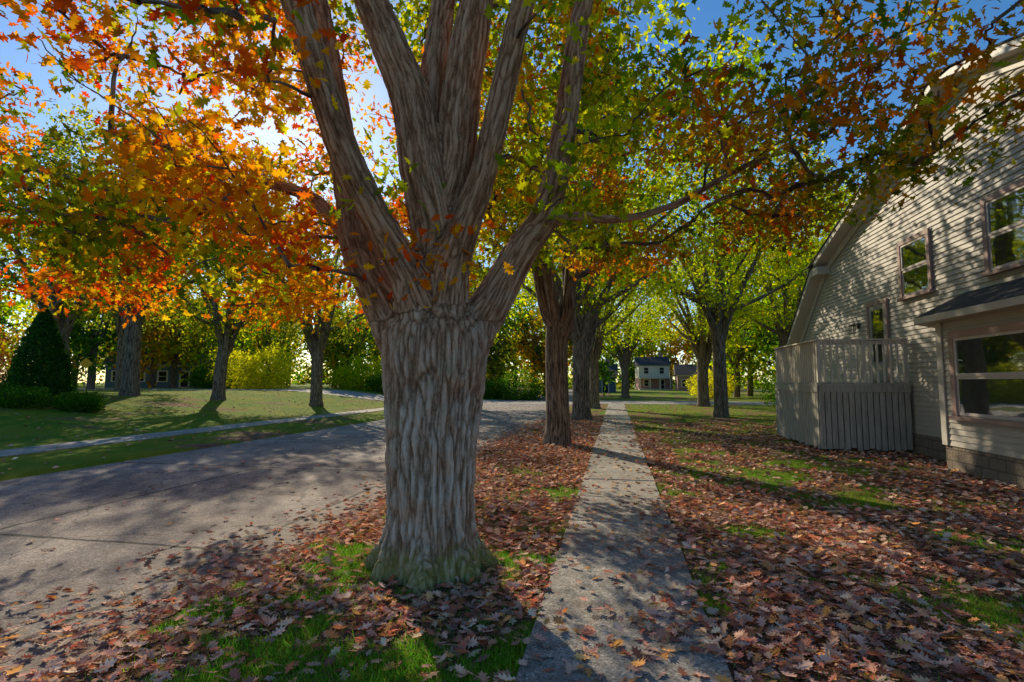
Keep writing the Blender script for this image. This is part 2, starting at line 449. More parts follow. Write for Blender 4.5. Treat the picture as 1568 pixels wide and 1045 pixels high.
# ------------------------------------------------------------------ the big foreground oak
def big_oak():
    root=empty('oak_tree',(-1.75,4.85,0),math.radians(11.2))
    tb=Tubes()
    trunk=catmull([(0.02,0,-0.25,.53),(0.02,0,0.05,.465),(0.01,0,0.3,.43),(0,0,0.7,.412),(0,0,1.15,.42),(0.0,0,1.6,.46),(0.0,0,2.0,.50),(0.0,0,2.3,.46),(0,0,2.6,.28)])
    tb.tube(trunk[:,:3],trunk[:,3],40,0.0,True,True)
    for k in range(8):
        a=k*2*math.pi/8+random.uniform(-.2,.2); l=random.uniform(.52,.66)
        p=catmull([(math.cos(a)*.27,math.sin(a)*.27,.5,.14),(math.cos(a)*.37,math.sin(a)*.37,.22,.125),(math.cos(a)*l,math.sin(a)*l,-.05,.08),(math.cos(a)*l*1.2,math.sin(a)*l*1.2,-.18,.05)])
        tb.tube(p[:,:3],p[:,3],14,0.2,True,False)
    limbs={
     'A':[(-.12,.12,1.85,.30),(-.38,.18,2.3,.26),(-.64,.25,2.72,.2),(-.85,.32,3.15,.175),(-.94,.38,3.6,.155),(-1.07,.42,4.3,.145),(-1.2,.5,5.0,.13),(-1.5,.7,6.2,.11),(-2.0,1.0,7.6,.08),(-2.4,1.2,9.0,.04)],
     'B':[(-.05,-.1,2.1,.30),(-.12,-.22,2.55,.22),(-.24,-.28,2.85,.175),(-.53,-.32,3.35,.15),(-.84,-.36,4.0,.145),(-1.09,-.42,4.77,.135),(-1.38,-.5,5.68,.125),(-1.8,-.8,7.0,.10),(-2.4,-1.3,8.6,.05)],
     'C':[(0,0.02,1.9,.42),(.02,.0,2.5,.33),(.05,0,3.1,.26),(-.1,0,3.85,.235),(-.24,.02,4.6,.21),(-.5,.05,5.25,.19),(-.85,.1,6.1,.16),(-1.3,.2,7.5,.11),(-1.6,.3,9.5,.04)],
     'C2':[(.04,.02,3.2,.22),(.19,.06,3.9,.2),(.27,.08,4.85,.195),(.4,.1,5.68,.18),(.6,.2,7.2,.13),(.9,.5,9.4,.05)],
     'C3':[(-.1,.14,3.6,.17),(-.1,.3,4.6,.16),(-.02,.42,5.7,.14),(.1,.8,7.4,.10),(0.0,1.4,9.2,.05)],
     'D':[(.08,-.06,2.1,.28),(.15,-.18,2.65,.2),(.25,-.2,3.05,.16),(.475,-.2,3.68,.135),(.67,-.2,4.5,.125),(.94,-.25,5.68,.115),(1.4,-.5,7.2,.085),(2.0,-1.0,8.8,.04)],
     'E':[(.12,.06,1.75,.30),(.32,.12,2.15,.25),(.56,.18,2.53,.2),(.84,.25,3.08,.17),(1.13,.32,3.55,.15),(1.31,.4,4.3,.14),(1.42,.48,5.0,.125),(1.54,.55,5.8,.12),(1.9,.9,7.4,.085),(2.4,1.3,9.0,.04)],
     'F':[(-.6,.3,2.75,.12),(-.95,.55,3.2,.10),(-1.5,.8,3.85,.08),(-2.4,1.2,4.25,.06),(-3.6,1.6,4.7,.045),(-5.0,2.0,5.3,.025)],
     'G':[(1.05,.32,3.4,.09),(1.5,.7,3.62,.065),(2.1,1.1,3.72,.052),(2.9,1.5,4.05,.045),(4.0,1.8,4.7,.035),(5.3,2.0,5.2,.02)],
    }
    nodes=[]; i=1
    for k,pts in limbs.items():
        p=catmull(pts,8)
        zc=7.3; q=p[p[:,2]<zc] if k not in 'FG' else p
        tb.tube(q[:,:3],q[:,3],20,i*1.1,True,True); i+=1
        for r in p[::3]:
            if r[2]>3.3 and math.hypot(r[0],r[1])>0.3: nodes.append(r[:3])
    raw=tb.mesh('raw',None)
    o=bpy.data.objects.new('tmp',raw); COL.objects.link(o)
    rm=o.modifiers.new('r','REMESH'); rm.mode='VOXEL'; rm.voxel_size=0.0115; rm.use_smooth_shade=True
    sm=o.modifiers.new('s','SMOOTH'); sm.factor=0.6; sm.iterations=22
    dg=bpy.context.evaluated_depsgraph_get(); me=bpy.data.meshes.new_from_object(o.evaluated_get(dg))
    bpy.data.objects.remove(o)
    n=len(me.vertices); co=np.empty(n*3,np.float32); me.vertices.foreach_get('co',co); co=co.reshape(-1,3)
    nn=np.empty(n*3,np.float32); me.vertices.foreach_get('normal',nn); nn=nn.reshape(-1,3)
    S=tb.samples; kd=kdtree.KDTree(len(S))
    for j,s in enumerate(S): kd.insert(Vector(s[0]),j)
    kd.balance()
    bk=np.zeros((n,3)); hf=np.zeros(n); out=co.copy()
    N=noise.noise; VO=noise.voronoi
    for v in range(n):
        p=co[v]; best=None;bd=1e9
        for (c,j,d) in kd.find_n(p,6):
            dd=d-S[j][5]
            if dd<bd: bd=dd;best=j
        s=S[best]; rel=p-s[0]; al=float(rel@s[1]); u=float(rel@s[2]); w=float(rel@s[3]); r=s[5]
        if s[6]==0.0 or p[2]<2.35: u,w,al,zz,sd0=float(p[0]),float(p[1]),0.0,float(p[2]),0.0
        else: zz=s[4]; sd0=s[6]
        b=(u+sd0*3.7,w+sd0*1.3,zz+al); bk[v]=b
        wa=N(Vector((b[0]*4,b[1]*4,b[2]*2.2)))*0.045+N(Vector((b[0]*16,b[1]*16,b[2]*8)))*0.014
        wb=N(Vector((b[0]*4+4,b[1]*4,b[2]*2.2+9)))*0.045+N(Vector((b[0]*16+8,b[1]*16,b[2]*8)))*0.014
        f=15.0 if r>.3 else 20.0
        dist,_=VO(Vector(((b[0]+wa)*f,(b[1]+wb)*f,b[2]*0.75+wa*5)),distance_metric='DISTANCE',exponent=2.5)
        e=min(1.0,(dist[1]-dist[0])*3.2)
        n2=N(Vector((b[0]*38,b[1]*38,b[2]*7+7)))
        n3=N(Vector((b[0]*16,b[1]*16,b[2]*1.1+17)))
        n4=N(Vector((b[0]*70,b[1]*70,b[2]*25)))
        h=(e**.7)*(0.78+0.45*n2)*(1-.7*max(0,1-abs(n3)*5))+.14*n4
        hf[v]=max(0,h)
        big=N(Vector((b[0]*3.2,b[1]*3.2,b[2]*0.7+3)))
        amp=0.034*min(1,r/.38)+0.004
        out[v]=p+nn[v]*(amp*(h-0.5)+0.04*big*min(1,r/.3))
    me.vertices.foreach_set('co',out.ravel())
    at=me.attributes.new('bk','FLOAT_VECTOR','POINT'); at.data.foreach_set('vector',bk.astype(np.float32).ravel())
    at=me.attributes.new('hf','FLOAT','POINT'); at.data.foreach_set('value',hf.astype(np.float32))
    me.materials.clear(); me.materials.append(M_barkmain); me.update()
    me.polygons.foreach_set('use_smooth',np.ones(len(me.polygons),bool))
    link(bpy.data.objects.new('trunk_and_limbs',me),root)
    tb=Tubes(); i=0
    for k,pts in limbs.items():
        if k in 'FG': continue
        p=catmull(pts,8); q=p[p[:,2]>7.0]
        if len(q)>2: tb.tube(q[:,:3],q[:,3],10,i)
        i+=1
    A=[]
    tries=0
    while len(A)<1020 and tries<80000:
        tries+=1
        th=random.uniform(0,2*math.pi); rho=9.0*random.random()**0.55; a=rho*math.cos(th); f=rho*math.sin(th)
        zl=3.25 if a<0 else 4.15
        if a<-1.2 and f<4: zl=2.9+0.15*abs(fb(a,f,.5,2))
        if a>1.6: zl=3.9+0.1*a
        zt=10.0-0.045*rho*rho
        if f<-3.6: continue
        z=zl+(zt-zl)*random.random()**1.1
        ca,cf,cz=a-.73,f+5.1,z-1.75
        if math.sqrt(ca*ca+cf*cf+cz*cz)<2.8: continue
        if abs(ca)>1.35*cf+1.5 or cz>1.0*cf+1.2:
            if random.random()<.85: continue
        if f<1.0 and f>-5.0:
            a0=.73+ca*5.1/max(cf,.1)
            if -1.4<a0<1.7 and z<7.5 and not(z>4.3 and random.random()<0.04): continue
        if f>=1.0 and rho<1.8: continue
        if noise.noise(Vector((a*.42,f*.42,z*.6)))<-0.03: continue
        if a>3 and random.random()<.3: continue
        if f<-1 and random.random()<0.5: continue
        A.append((a,f,z))
    A+=[(-.05,-.55,2.95),(.2,-.6,2.9),(-.45,-.55,3.5),(-1.25,-.4,2.8),(-.95,-.5,2.75),(1.25,-.2,3.9),(1.35,-.1,3.6),(-1.7,.2,2.85),(-2.2,.1,3.0),(-2.7,.3,2.8),(1.5,.6,3.1),(-1.5,-.3,3.1),(-1.7,.5,3.5),(-2.0,.3,3.3),(-1.9,.8,3.9)]
    nodes+= [np.array((-.1,-.42,2.8)),np.array((-.7,0.0,2.75)),np.array((1.1,.2,3.5))]
    paths=connect(tb,nodes,A,0.004,0.0042,5,0.04)
    me=tb.mesh('branches',M_bark); link(bpy.data.objects.new('branches',me),root)
    def pal(p):
        q=noise.noise(Vector((p[0]*.45+5,p[1]*.45,p[2]*.6)))
        if p[0]<0.0:
            if q>0.16: return [(.16,.34,.01),(.30,.44,.02),(.6,.50,.02),(.12,.22,.01)]
            if q<-0.15: return [(.90,.38,.01),(.9,.52,.01),(.85,.24,.01)]
            return [(.80,.07,.01),(.88,.14,.01),(.88,.24,.01),(.8,.36,.02)]
        elif p[0]<2.6:
            if q>-0.08: return [(.2,.40,.01),(.42,.52,.02),(.66,.58,.02),(.13,.26,.01)]
            return [(.88,.38,.01),(.85,.50,.01),(.8,.20,.01)]
        else:
            if q>-0.02: return [(.14,.26,.01),(.28,.32,.02),(.46,.40,.02),(.09,.16,.01)]
            return [(.70,.26,.01),(.55,.34,.02),(.65,.13,.01),(.30,.24,.01)]
    P,ax,nr,s,C=crown_leaves(paths,52,0.24,0.14,pal)
    cam=np.array([.73,-5.1,1.75]); D=np.linalg.norm(P-cam,axis=1); k=D>2.0
    P,ax,nr,s,C,D=P[k],ax[k],nr[k],s[k],C[k],D[k]
    par=np.arange(len(P))%2==0; near=D<5.5
    acc=Acc()
    for msk,tm in ((near&par,oak_template(.3,.12)),(near&~par,oak_template(-.45,.22,0.9)),(~near&par,oak_template(.3,.12,1,half2)),(~near&~par,oak_template(-.4,.2,1,half2))):
        acc.add(leaves('l',tm,P[msk],ax[msk],nr[msk],s[msk],C[msk]))
    link(bpy.data.objects.new('leaves',acc.mesh('oak_leaves',M_oakleaf)),root)
big_oak()

# ------------------------------------------------------------------ other trees
def tree_mesh(seed,H,Rc,tr,fork,pal,nanch=300,per=42,lsize=.2,nl=6,lean=0.0,gap=-0.12,low=0.28):
    random.seed(seed); global rng; rng=np.random.default_rng(seed)
    tb=Tubes()
    tk=catmull([(0,0,-.3,tr*1.4),(0,0,.1,tr*1.2),(0.02,0,.6,tr*1.02),(lean*.3,0,fork*.6,tr*.95),(lean,0,fork,tr*.92),(lean,0.0,fork+.7,tr*.5)])
    tb.tube(tk[:,:3],tk[:,3],18,seed)
    nodes=[]
    for i in range(nl):
        a=i*2*math.pi/nl+random.uniform(-.35,.35); sp=Rc*random.uniform(.35,.65); top=H*random.uniform(.72,.93)
        if i==0: sp*=.2; top=H*.95
        c,s=math.cos(a),math.sin(a); f0=fork+random.uniform(-.5,.5); dz=top-f0
        r=tr*random.uniform(.42,.6)
        jx=lambda: random.uniform(-.3,.3)
        p=catmull([(lean+c*tr*.1,s*tr*.1,f0-.35,r*1.25),(lean+c*(tr*.7+.12),s*(tr*.7+.12),f0+.35,r),(lean+c*sp*.3+jx()*.5,s*sp*.3+jx()*.5,f0+dz*.28,r*.78),(lean+c*sp*.62+jx(),s*sp*.62+jx(),f0+dz*.6,r*.5),(lean+c*sp+jx(),s*sp+jx(),top,r*.12)],6)
        tb.tube(p[:,:3],p[:,3],10,i+.5)
        nodes+=[q[:3] for q in p[6::2]]
        k=9; q0=p[k]; a2=a+random.choice([-1,1])*random.uniform(.5,.9); c2,s2=math.cos(a2),math.sin(a2)
        l=Rc*random.uniform(.45,.7)
        p2=catmull([(*q0[:3],q0[3]*.7),(q0[0]+c2*l*.4,q0[1]+s2*l*.4,q0[2]+dz*.1,q0[3]*.55),(q0[0]+c2*l,q0[1]+s2*l,q0[2]+dz*.3,q0[3]*.2)],6)
        tb.tube(p2[:,:3],p2[:,3],8,i+.9); nodes+=[q[:3] for q in p2[3::2]]
    A=[]; zc=H*(1+low)/2; hz=H*(1-low)/2; t=0
    while len(A)<nanch and t<60000:
        t+=1
        v=np.random.default_rng(seed*100000+t).normal(0,1,3); v/=np.linalg.norm(v); v*=random.random()**.42
        q=np.array([v[0]*Rc,v[1]*Rc,zc+v[2]*hz])
        if noise.noise(Vector(q*0.36)+Vector((seed*7,0,0)))<gap: continue
        if math.hypot(q[0],q[1])<.8 and q[2]<fork+2: continue
        A.append(q)
    paths=connect(tb,nodes,A,0.007,0.007,4,.09)
    bm=tb.mesh('branches',M_bark)
    P,ax,nr,s,C=crown_leaves(paths,per,0.38,lsize,pal)
    acc=Acc(); acc.add(leaves('l',kite_template(),P,ax,nr,s,C))
    lm=acc.mesh('crown',M_leaf)
    return bm,lm
def put_tree(name,meshes,x,y,rz=0,sc=1.0):
    e=empty(name,(x,y,ht(x)),rz); e.scale=(sc,sc,sc)
    link(bpy.data.objects.new('trunk_and_branches',meshes[0].copy()),e)
    link(bpy.data.objects.new('crown',meshes[1].copy()),e)
YG=[(.52,.52,.01),(.28,.45,.01),(.74,.60,.01),(.14,.30,.01),(.42,.48,.01)]
GO=[(.11,.24,.01),(.22,.33,.02),(.42,.42,.02),(.08,.17,.01),(.60,.36,.02)]
OL=[(.14,.22,.03),(.24,.30,.04),(.38,.38,.05),(.09,.15,.02),(.48,.38,.04)]
TA=tree_mesh(21,14.5,6.0,.34,3.2,YG,310,52,.18,6,gap=-.02)
TB=tree_mesh(22,14.5,6.2,.42,3.6,YG,320,52,.18,7,gap=-.02)
TC=tree_mesh(23,14.5,6.6,.34,4.6,YG,340,48,.18,8,gap=-.02)
TD=tree_mesh(24,15.5,7.0,.42,4.0,OL,370,52,.2,6,gap=-.05)
TE=tree_mesh(25,15,6.8,.38,3.6,GO,360,50,.2,6,lean=.3,gap=-.05)
put_tree('shade_tree',TA,-1.67,15.1,0.4)
put_tree('shade_tree',TB,-1.6,24.9,2.0)
put_tree('shade_tree',TA,-1.4,35.5,3.5,.95)
put_tree('shade_tree',TC,5.2,28.2,0.0)
put_tree('shade_tree',TB,6.2,40,1.2,.95)
put_tree('shade_tree',TA,10.5,35,4.2,1.0)
put_tree('shade_tree',TC,15.5,33,2.4,1.05)
put_tree('shade_tree',TB,1.0,58,4.2,1.0)
put_tree('shade_tree',TD,-29.0,26.8,0.3,1.1)
put_tree('shade_tree',TE,-25.2,29.6,1.3,1.0)
put_tree('shade_tree',TD,-20.2,32.8,2.3,.95)
put_tree('shade_tree',TE,-35.2,27.6,3.3,1.15)
put_tree('shade_tree',TD,-42,38,4.0,1.15)
put_tree('shade_tree',TE,-13.2,39,5.0,.9)

# ------------------------------------------------------------------ shrubs
def shrub(name,x,y,rx,ry,h,pal,n=5000,size=.08,cone=False,seed=1,stem=True):
    global rng; r=np.random.default_rng(seed); rng=r
    e=empty(name,(x,y,ht(x)))
    v=norm(r.normal(0,1,(n,3))); rad=r.random(n)**.22
    if cone:
        t=1-r.random(n)**.62; a=r.random(n)*2*np.pi
        prof=(1-t)**.78; prof=np.where(t<.08,prof*(.75+t*3),prof)
        jag=1+.07*np.sin(a*5+t*9)+.05*np.sin(a*11-t*17)
        rr=prof*(r.random(n)**.18)*jag
        P=np.stack([rr*np.cos(a)*rx,rr*np.sin(a)*ry,t*h],-1)+r.normal(0,.03,(n,3))
        ax=np.stack([np.cos(a)*.4,np.sin(a)*.4,np.ones(n)],-1)+r.normal(0,.35,(n,3)); nr=np.stack([np.cos(a),np.sin(a),np.full(n,.2)],-1)+r.normal(0,.5,(n,3))
    else:
        P=v*rad[:,None]*np.array([rx,ry,h*.55]); P[:,2]=np.abs(P[:,2]+h*.45)
        nz=np.array([noise.noise(Vector(p*(2.2/max(rx,1)))+Vector((seed,0,0))) for p in P]); P*= (1+.55*nz)[:,None]
        P+=r.normal(0,.05*rx,(n,3)); P[:,2]=np.abs(P[:,2])
        ax=v+r.normal(0,.8,(n,3)); nr=v+r.normal(0,.8,(n,3)); nr[:,2]+=.5
    C=pick(pal,n); s=size*r.uniform(.7,1.3,n)
    acc=Acc(); acc.add(leaves('l',kite_template(),P,ax,nr,s,C)); link(bpy.data.objects.new('foliage',acc.mesh('foliage',M_leaf)),e)
    tb=Tubes()
    if cone: tb.tube([(0,0,-.1),(0,0,h*.3),(0,0,h*.9)],[.12,.08,.02],8)
    else:
        for k in range(7):
            a=k*.9; tb.tube([(0.05*math.cos(a),.05*math.sin(a),-.05),(rx*.3*math.cos(a),ry*.3*math.sin(a),h*.35),(rx*.6*math.cos(a),ry*.6*math.sin(a),h*.75)],[.04,.03,.01],5)
    link(bpy.data.objects.new('stems',tb.mesh('stems',M_bark)),e)
GR=[(.05,.13,.015),(.08,.19,.02),(.04,.10,.012),(.12,.24,.03)]
DG=[(.03,.09,.02),(.045,.13,.03),(.07,.17,.035)]
YL=[(.7,.6,.02),(.6,.52,.02),(.75,.62,.03)]
RD=[(.7,.14,.04),(.6,.12,.04),(.75,.26,.05)]
shrub('conical_evergreen',-29,21.7,1.6,1.6,4.6,DG,15000,.12,True,3)
for i,(x,y,rx,ry,h) in enumerate([(-25.6,18.4,1.3,.9,.8),(-27.6,18.2,1.3,1,.9),(-23.6,19.4,1.0,.7,.6),(-29.6,18.6,1.2,1,.9),(-25.0,20.4,1.2,.8,.6)]):
    shrub('boxwood_shrub',x,y,rx,ry,h,GR,4500,.085,False,10+i)
shrub('yellow_shrub',-38,50.5,4.2,3,4.4,YL,8000,.22,False,31)
shrub('yellow_shrub',-20,53,3.0,2.5,2.8,YL,5000,.2,False,32)
shrub('yellow_shrub',-29,56,3.4,2.5,3.4,YG,6000,.22,False,42)
shrub('red_shrub',-50,36,3.2,3,4.2,RD,6000,.18,False,33)
shrub('green_shrub',-9.5,53,3.2,2.2,2.3,GR,6000,.16,False,34)
shrub('green_shrub',-13.5,54,2.6,2.2,2.0,GR,5000,.16,False,35)
shrub('green_shrub',-46,54,3.6,2.2,2.6,GR,6000,.2,False,45)
shrub('green_shrub',-24.5,55,2.6,2.2,2.2,GR,5000,.18,False,46)
shrub('green_shrub',12.5,40,2.4,2.2,2.2,GR,5000,.14,False,36)
shrub('green_shrub',10.8,24.0,1.5,1.6,1.8,GR,6000,.11,False,37)
shrub('yellow_shrub',10.5,62,2.5,2,2.6,YL,4000,.18,False,38)

# distant mass of trees
def distant():
    global rng; rng=np.random.default_rng(5); r=rng
    P=[];C=[];tb=Tubes()
    spots=[]
    for i in range(62):
        x=-115+i*3.6+r.uniform(-2,2); spots.append((x,r.uniform(70,108),r.uniform(13,20)))
    for i in range(16):
        spots.append((r.uniform(-75,-54),32+i*3+r.uniform(-2,2),r.uniform(12,18)))
    for i in range(14):
        spots.append((r.uniform(20,38),38+i*2.7,r.uniform(12,17)))
    spots += [(-34,62,10),(-27,65,11),(-16,66,10),(-44,60,11),(-52,58,12),(18,60,13),(24,56,14),(-9,68,12),(-21,62,9),(-38,66,12),(14,66,12),(-3,72,11)]
    spots=[s for s in spots if not (1<s[0]<13 and 60<s[1]<122)]
    spots += [(3,132,17),(8,134,19),(13,131,17)]
    pals=[YG,GO,GR,YG,OL,YG,[(.6,.33,.02),(.55,.22,.02),(.45,.34,.02)]]
    for (x,y,h) in spots:
        pal=pals[r.integers(0,len(pals))]; z0=ht(x)
        tb.tube([(x,y,z0-.3),(x+.2,y,z0+h*.35),(x,y,z0+h*.8)],[.4,.3,.08],7)
        for k in range(5):
            a=r.uniform(0,6.28); tb.tube([(x,y,z0+h*.25),(x+math.cos(a)*1.4,y+math.sin(a)*1.4,z0+h*.5),(x+math.cos(a)*2.6,y+math.sin(a)*2.6,z0+h*.75)],[.16,.12,.04],5)
        for k in range(30):
            v=norm(r.normal(0,1,3))*r.random()**.4; c=np.array([x,y,z0+h*.55])+v*np.array([h*.36,h*.36,h*.46])
            n=55; p=c+r.normal(0,.8,(n,3)); p[:,2]=np.maximum(p[:,2],z0+.2); P.append(p); C.append(pick(pal,n)*r.uniform(.6,1.25))
    for i in range(420):
        if i<300: c=np.array([-150+i*.92,138+r.normal(0,2),0])
        elif i<360: c=np.array([-86+r.normal(0,2),10+(i-300)*2.0,0])
        else: c=np.array([46+r.normal(0,2),25+(i-360)*2.0,0])
        n=45; hh=r.uniform(2,6); p=c+r.normal(0,1,(n,3))*[1.4,1.2,0]; p[:,2]=ht(c[0])+.1+r.random(n)*hh; P.append(p); C.append(pick([GR,YG,GO][r.integers(0,3)],n)*r.uniform(.5,1.1))
    P=np.concatenate(P);C=np.concatenate(C);n=len(P)
    acc=Acc(); acc.add(leaves('l',kite_template(),P,r.normal(0,1,(n,3)),r.normal(0,.8,(n,3))+[0,0,.5],r.uniform(.4,.8,n)*(1+.5*(P[:,1]>120)),C))
    e=empty('distant_trees'); link(bpy.data.objects.new('foliage',acc.mesh('foliage',M_leaf)),e); link(bpy.data.objects.new('trunks',tb.mesh('trunks',M_bark)),e)
distant()

# ------------------------------------------------------------------ siding house at right
def window(b, xp, y0,y1,z0,z1, cw=.11, double=True):
    c=b['cas']; o=xp-.05
    c.box(o,xp,y0-cw,y0,z0-cw*.2,z1+cw); c.box(o,xp,y1,y1+cw,z0-cw*.2,z1+cw)
    c.box(o,xp,y0,y1,z1,z1+cw); c.box(o-.05,xp,y0-cw-.03,y1+cw+.03,z0-cw*.2-.07,z0-cw*.2)
    s=b['sash']; f=.055; zm=(z0+z1)/2
    for (a,d,off) in ((z0,zm,.018),(zm,z1,.032)):
        X0=xp-off; X1=xp-.002
        s.box(X0,X1,y0,y0+f,a,d); s.box(X0,X1,y1-f,y1,a,d); s.box(X0,X1,y0+f,y1-f,a,a+f); s.box(X0,X1,y0+f,y1-f,d-f,d)
    b['glass'].quad([(xp-.012,y1,z0),(xp-.012,y0,z0),(xp-.012,y0,z1),(xp-.012,y1,z1)])
    b['dark'].quad([(xp-.004,y1,z0),(xp-.004,y0,z0),(xp-.004,y0,z1),(xp-.004,y1,z1)])

def main_house():
    root=empty('siding_house',(0,0,0))
    X=7.2; Yc=12.2; X1=17
    def hw(z):
        if z<3.3: return 10.3
        if z<5.75: return 10.3+(7.3-10.3)*(z-3.3)/2.45
        return 7.3*(1-(z-5.75)/2.4)
    core=MB(); core.prism_x([(Yc-10.3,0),(Yc+10.3,0),(Yc+10.3,3.3),(Yc+7.3,5.75),(Yc,8.15),(Yc-7.3,5.75),(Yc-10.3,3.3)],X+.03,X1)
    core.obj('walls',M_siding,root)
    b=MB(); z=.5; st=.115
    while z<8.05:
        z2=z+st; a=hw(z)-.02; c=hw(min(z2,8.14))-.02
        b.quad([(X-.022,Yc+a,z),(X-.022,Yc-a,z),(X+.004,Yc-c,z2),(X+.004,Yc+c,z2)])
        b.quad([(X+.004,Yc+a,z),(X+.004,Yc-a,z),(X-.022,Yc-a,z),(X-.022,Yc+a,z)])
        z=z2
    b.obj('clapboards',M_siding,root)
    f=MB(); f.box(X-.05,X+.5,Yc-10.3,Yc+10.3,-.2,.5); f.obj('foundation',M_stone,root)
    r=MB(); t=.16; ov=.42
    def slab(p,q,ext0=0,ext1=0):
        p=np.array(p,float);q=np.array(q,float);d=(q-p)/np.linalg.norm(q-p); n=np.array([-d[1],d[0]])
        if n[1]<0:n=-n
        p=p-d*ext0;q=q+d*ext1
        pr=[tuple(p),tuple(q),tuple(q+n*t),tuple(p+n*t)]
        r.prism_x(pr,X-ov,X1+.4,0)
        pt=[tuple(p+n*(t+.003)),tuple(q+n*(t+.003)),tuple(q+n*(t+.04)),tuple(p+n*(t+.04))]
        r.prism_x(pt,X-ov-.03,X1+.43,1)
        pb=[tuple(p-n*.22),tuple(q-n*.22),tuple(q-n*.002),tuple(p-n*.002)]
        r.prism_x(pb,X-.06,X-.025,0)
    for s in (1,-1):
        slab((Yc+s*10.3,3.3),(Yc+s*7.3,5.75),.35,0)
        slab((Yc+s*7.3,5.75),(Yc,8.15),.5,0)
        y0,y1=sorted((Yc+s*7.05,Yc+s*8.0)); r.box(X-ov+.01,X+.0,y0,y1,5.42,5.68,0)
    r.obj('roof',[M_trim,M_shingle],root)
    B={k:MB() for k in('cas','sash','glass','dark')}
    W=X-.022
    window(B,W,13.6,14.75,3.9,5.2); window(B,W,10.2,11.6,3.9,5.25); window(B,W,6.0,7.3,3.9,5.2)
    B['cas'].box(W-.05,W,15.55,15.65,1.78,4.0);B['cas'].box(W-.05,W,16.6,16.7,1.78,4.0);B['cas'].box(W-.05,W,15.65,16.6,3.9,4.0)
    d=MB(); d.box(W-.03,W-.002,15.65,15.8,1.78,3.9);d.box(W-.03,W-.002,16.45,16.6,1.78,3.9);d.box(W-.03,W-.002,15.8,16.45,1.78,2.3);d.box(W-.03,W-.002,15.8,16.45,3.75,3.9)
    d.obj('door',M_door,root)
    B['glass'].quad([(W-.015,16.45,2.3),(W-.015,15.8,2.3),(W-.015,15.8,3.75),(W-.015,16.45,3.75)])
    B['dark'].quad([(W-.005,16.45,2.3),(W-.005,15.8,2.3),(W-.005,15.8,3.75),(W-.005,16.45,3.75)])
    bx=6.5; plan=[(X,13.0),(bx,12.15),(bx,8.9),(X,8.0)]
    bw=MB(); z=.5
    def inset(pl,e):
        return [(pl[0][0],pl[0][1]+e*1.2),(pl[1][0]-e,pl[1][1]+e*.5),(pl[2][0]-e,pl[2][1]-e*.5),(pl[3][0],pl[3][1]-e*1.2)]
    bw.prism_z(list(reversed(plan)),.5,2.95)
    while z<2.9:
        a=inset(plan,.024);c=inset(plan,.002)
        for i in range(3):
            bw.quad([(*a[i],z),(*a[i+1],z),(*c[i+1],z+st),(*c[i],z+st)])
            bw.quad([(*a[i],z),(*c[i],z),(*c[i+1],z),(*a[i+1],z)])
        z+=st
    bw.obj('bay_walls',M_siding,root)
    ff=MB(); ff.prism_z(list(reversed(inset(plan,.0))),-.2,.497); ff.obj('bay_foundation',M_stone,root)
    br=MB(); e=inset(plan,.35)
    br.prism_z(list(reversed(e)),2.95,3.08,0)
    tp=[(X,12.5),(X-.02,12.4),(X-.02,8.6),(X,8.5)]
    for i in range(3): br.quad([(*e[i],3.084),(*e[i+1],3.084),(*tp[i+1],3.62),(*tp[i],3.62)],1)
    br.obj('bay_roof',[M_trim,M_shingle],root)
    window(B,bx-.026,9.5,11.6,1.12,2.6,.13)
    cm=MB(); cm.box(bx-.05,bx-.026,12.0,12.17,.5,2.949); cm.obj('bay_corner_trim',M_trim,root)
    p=np.array([X,13.0]);q=np.array([bx,12.15]);dd=(q-p)/np.linalg.norm(q-p); nn=np.array([dd[1],-dd[0]])
    if nn[0]>0: nn=-nn
    def pt(s,o,z): w=p+dd*s+nn*o; return (w[0],w[1],z)
    sl=MB()
    for (s0,s1,z0,z1) in ((.2,.28,1.1,2.65),(.82,.9,1.1,2.65),(.28,.82,2.57,2.65),(.28,.82,1.1,1.18),(.28,.82,1.85,1.9)):
        n0=len(sl.v)
        sl.v+=[pt(s0,.03,z0),pt(s1,.03,z0),pt(s1,.07,z0),pt(s0,.07,z0),pt(s0,.03,z1),pt(s1,.03,z1),pt(s1,.07,z1),pt(s0,.07,z1)]
        for fc in [(0,3,2,1),(4,5,6,7),(0,1,5,4),(1,2,6,5),(2,3,7,6),(3,0,4,7)]: sl.f.append(tuple(n0+i for i in fc)); sl.mi.append(0)
    sl.obj('bay_side_frame',M_sash,root)
    B['glass'].quad([pt(.28,.044,1.18),pt(.82,.044,1.18),pt(.82,.044,2.57),pt(.28,.044,2.57)])
    B['dark'].quad([pt(.28,.036,1.18),pt(.82,.036,1.18),pt(.82,.036,2.57),pt(.28,.036,2.57)])
    B['cas'].obj('window_casings',M_casing,root);B['sash'].obj('window_sashes',M_sash,root)
    B['glass'].obj('window_glass',M_glass,root);B['dark'].obj('window_interiors',M_curt,root)
    l=MB(); l.box(W-.04,W,17.25,17.35,3.35,3.5); l.box(W-.2,W-.04,17.285,17.315,3.48,3.5); l.box(W-.24,W-.12,17.24,17.36,3.2,3.22); l.box(W-.24,W-.12,17.24,17.36,3.42,3.46)
    for (a,c) in ((-.24,17.24),(-.14,17.24),(-.24,17.34),(-.14,17.34)): l.box(W+a,W+a+.015,c,c+.015,3.22,3.42)
    l.obj('wall_lantern',M_black,root)
    dx0,dx1,dy0,dy1=5.05,7.12,14.6,18.1; dk=MB(); rl=MB()
    y=dy0
    while y<dy1-.05:
        dk.box(dx0-.04,dx1,y,y+.13,1.70,1.735); y+=.14
    dk.box(dx0-.02,dx1,dy0-.04,dy0-.004,1.50,1.695); dk.box(dx0-.045,dx0-.004,dy0-.04,dy1,1.50,1.695)
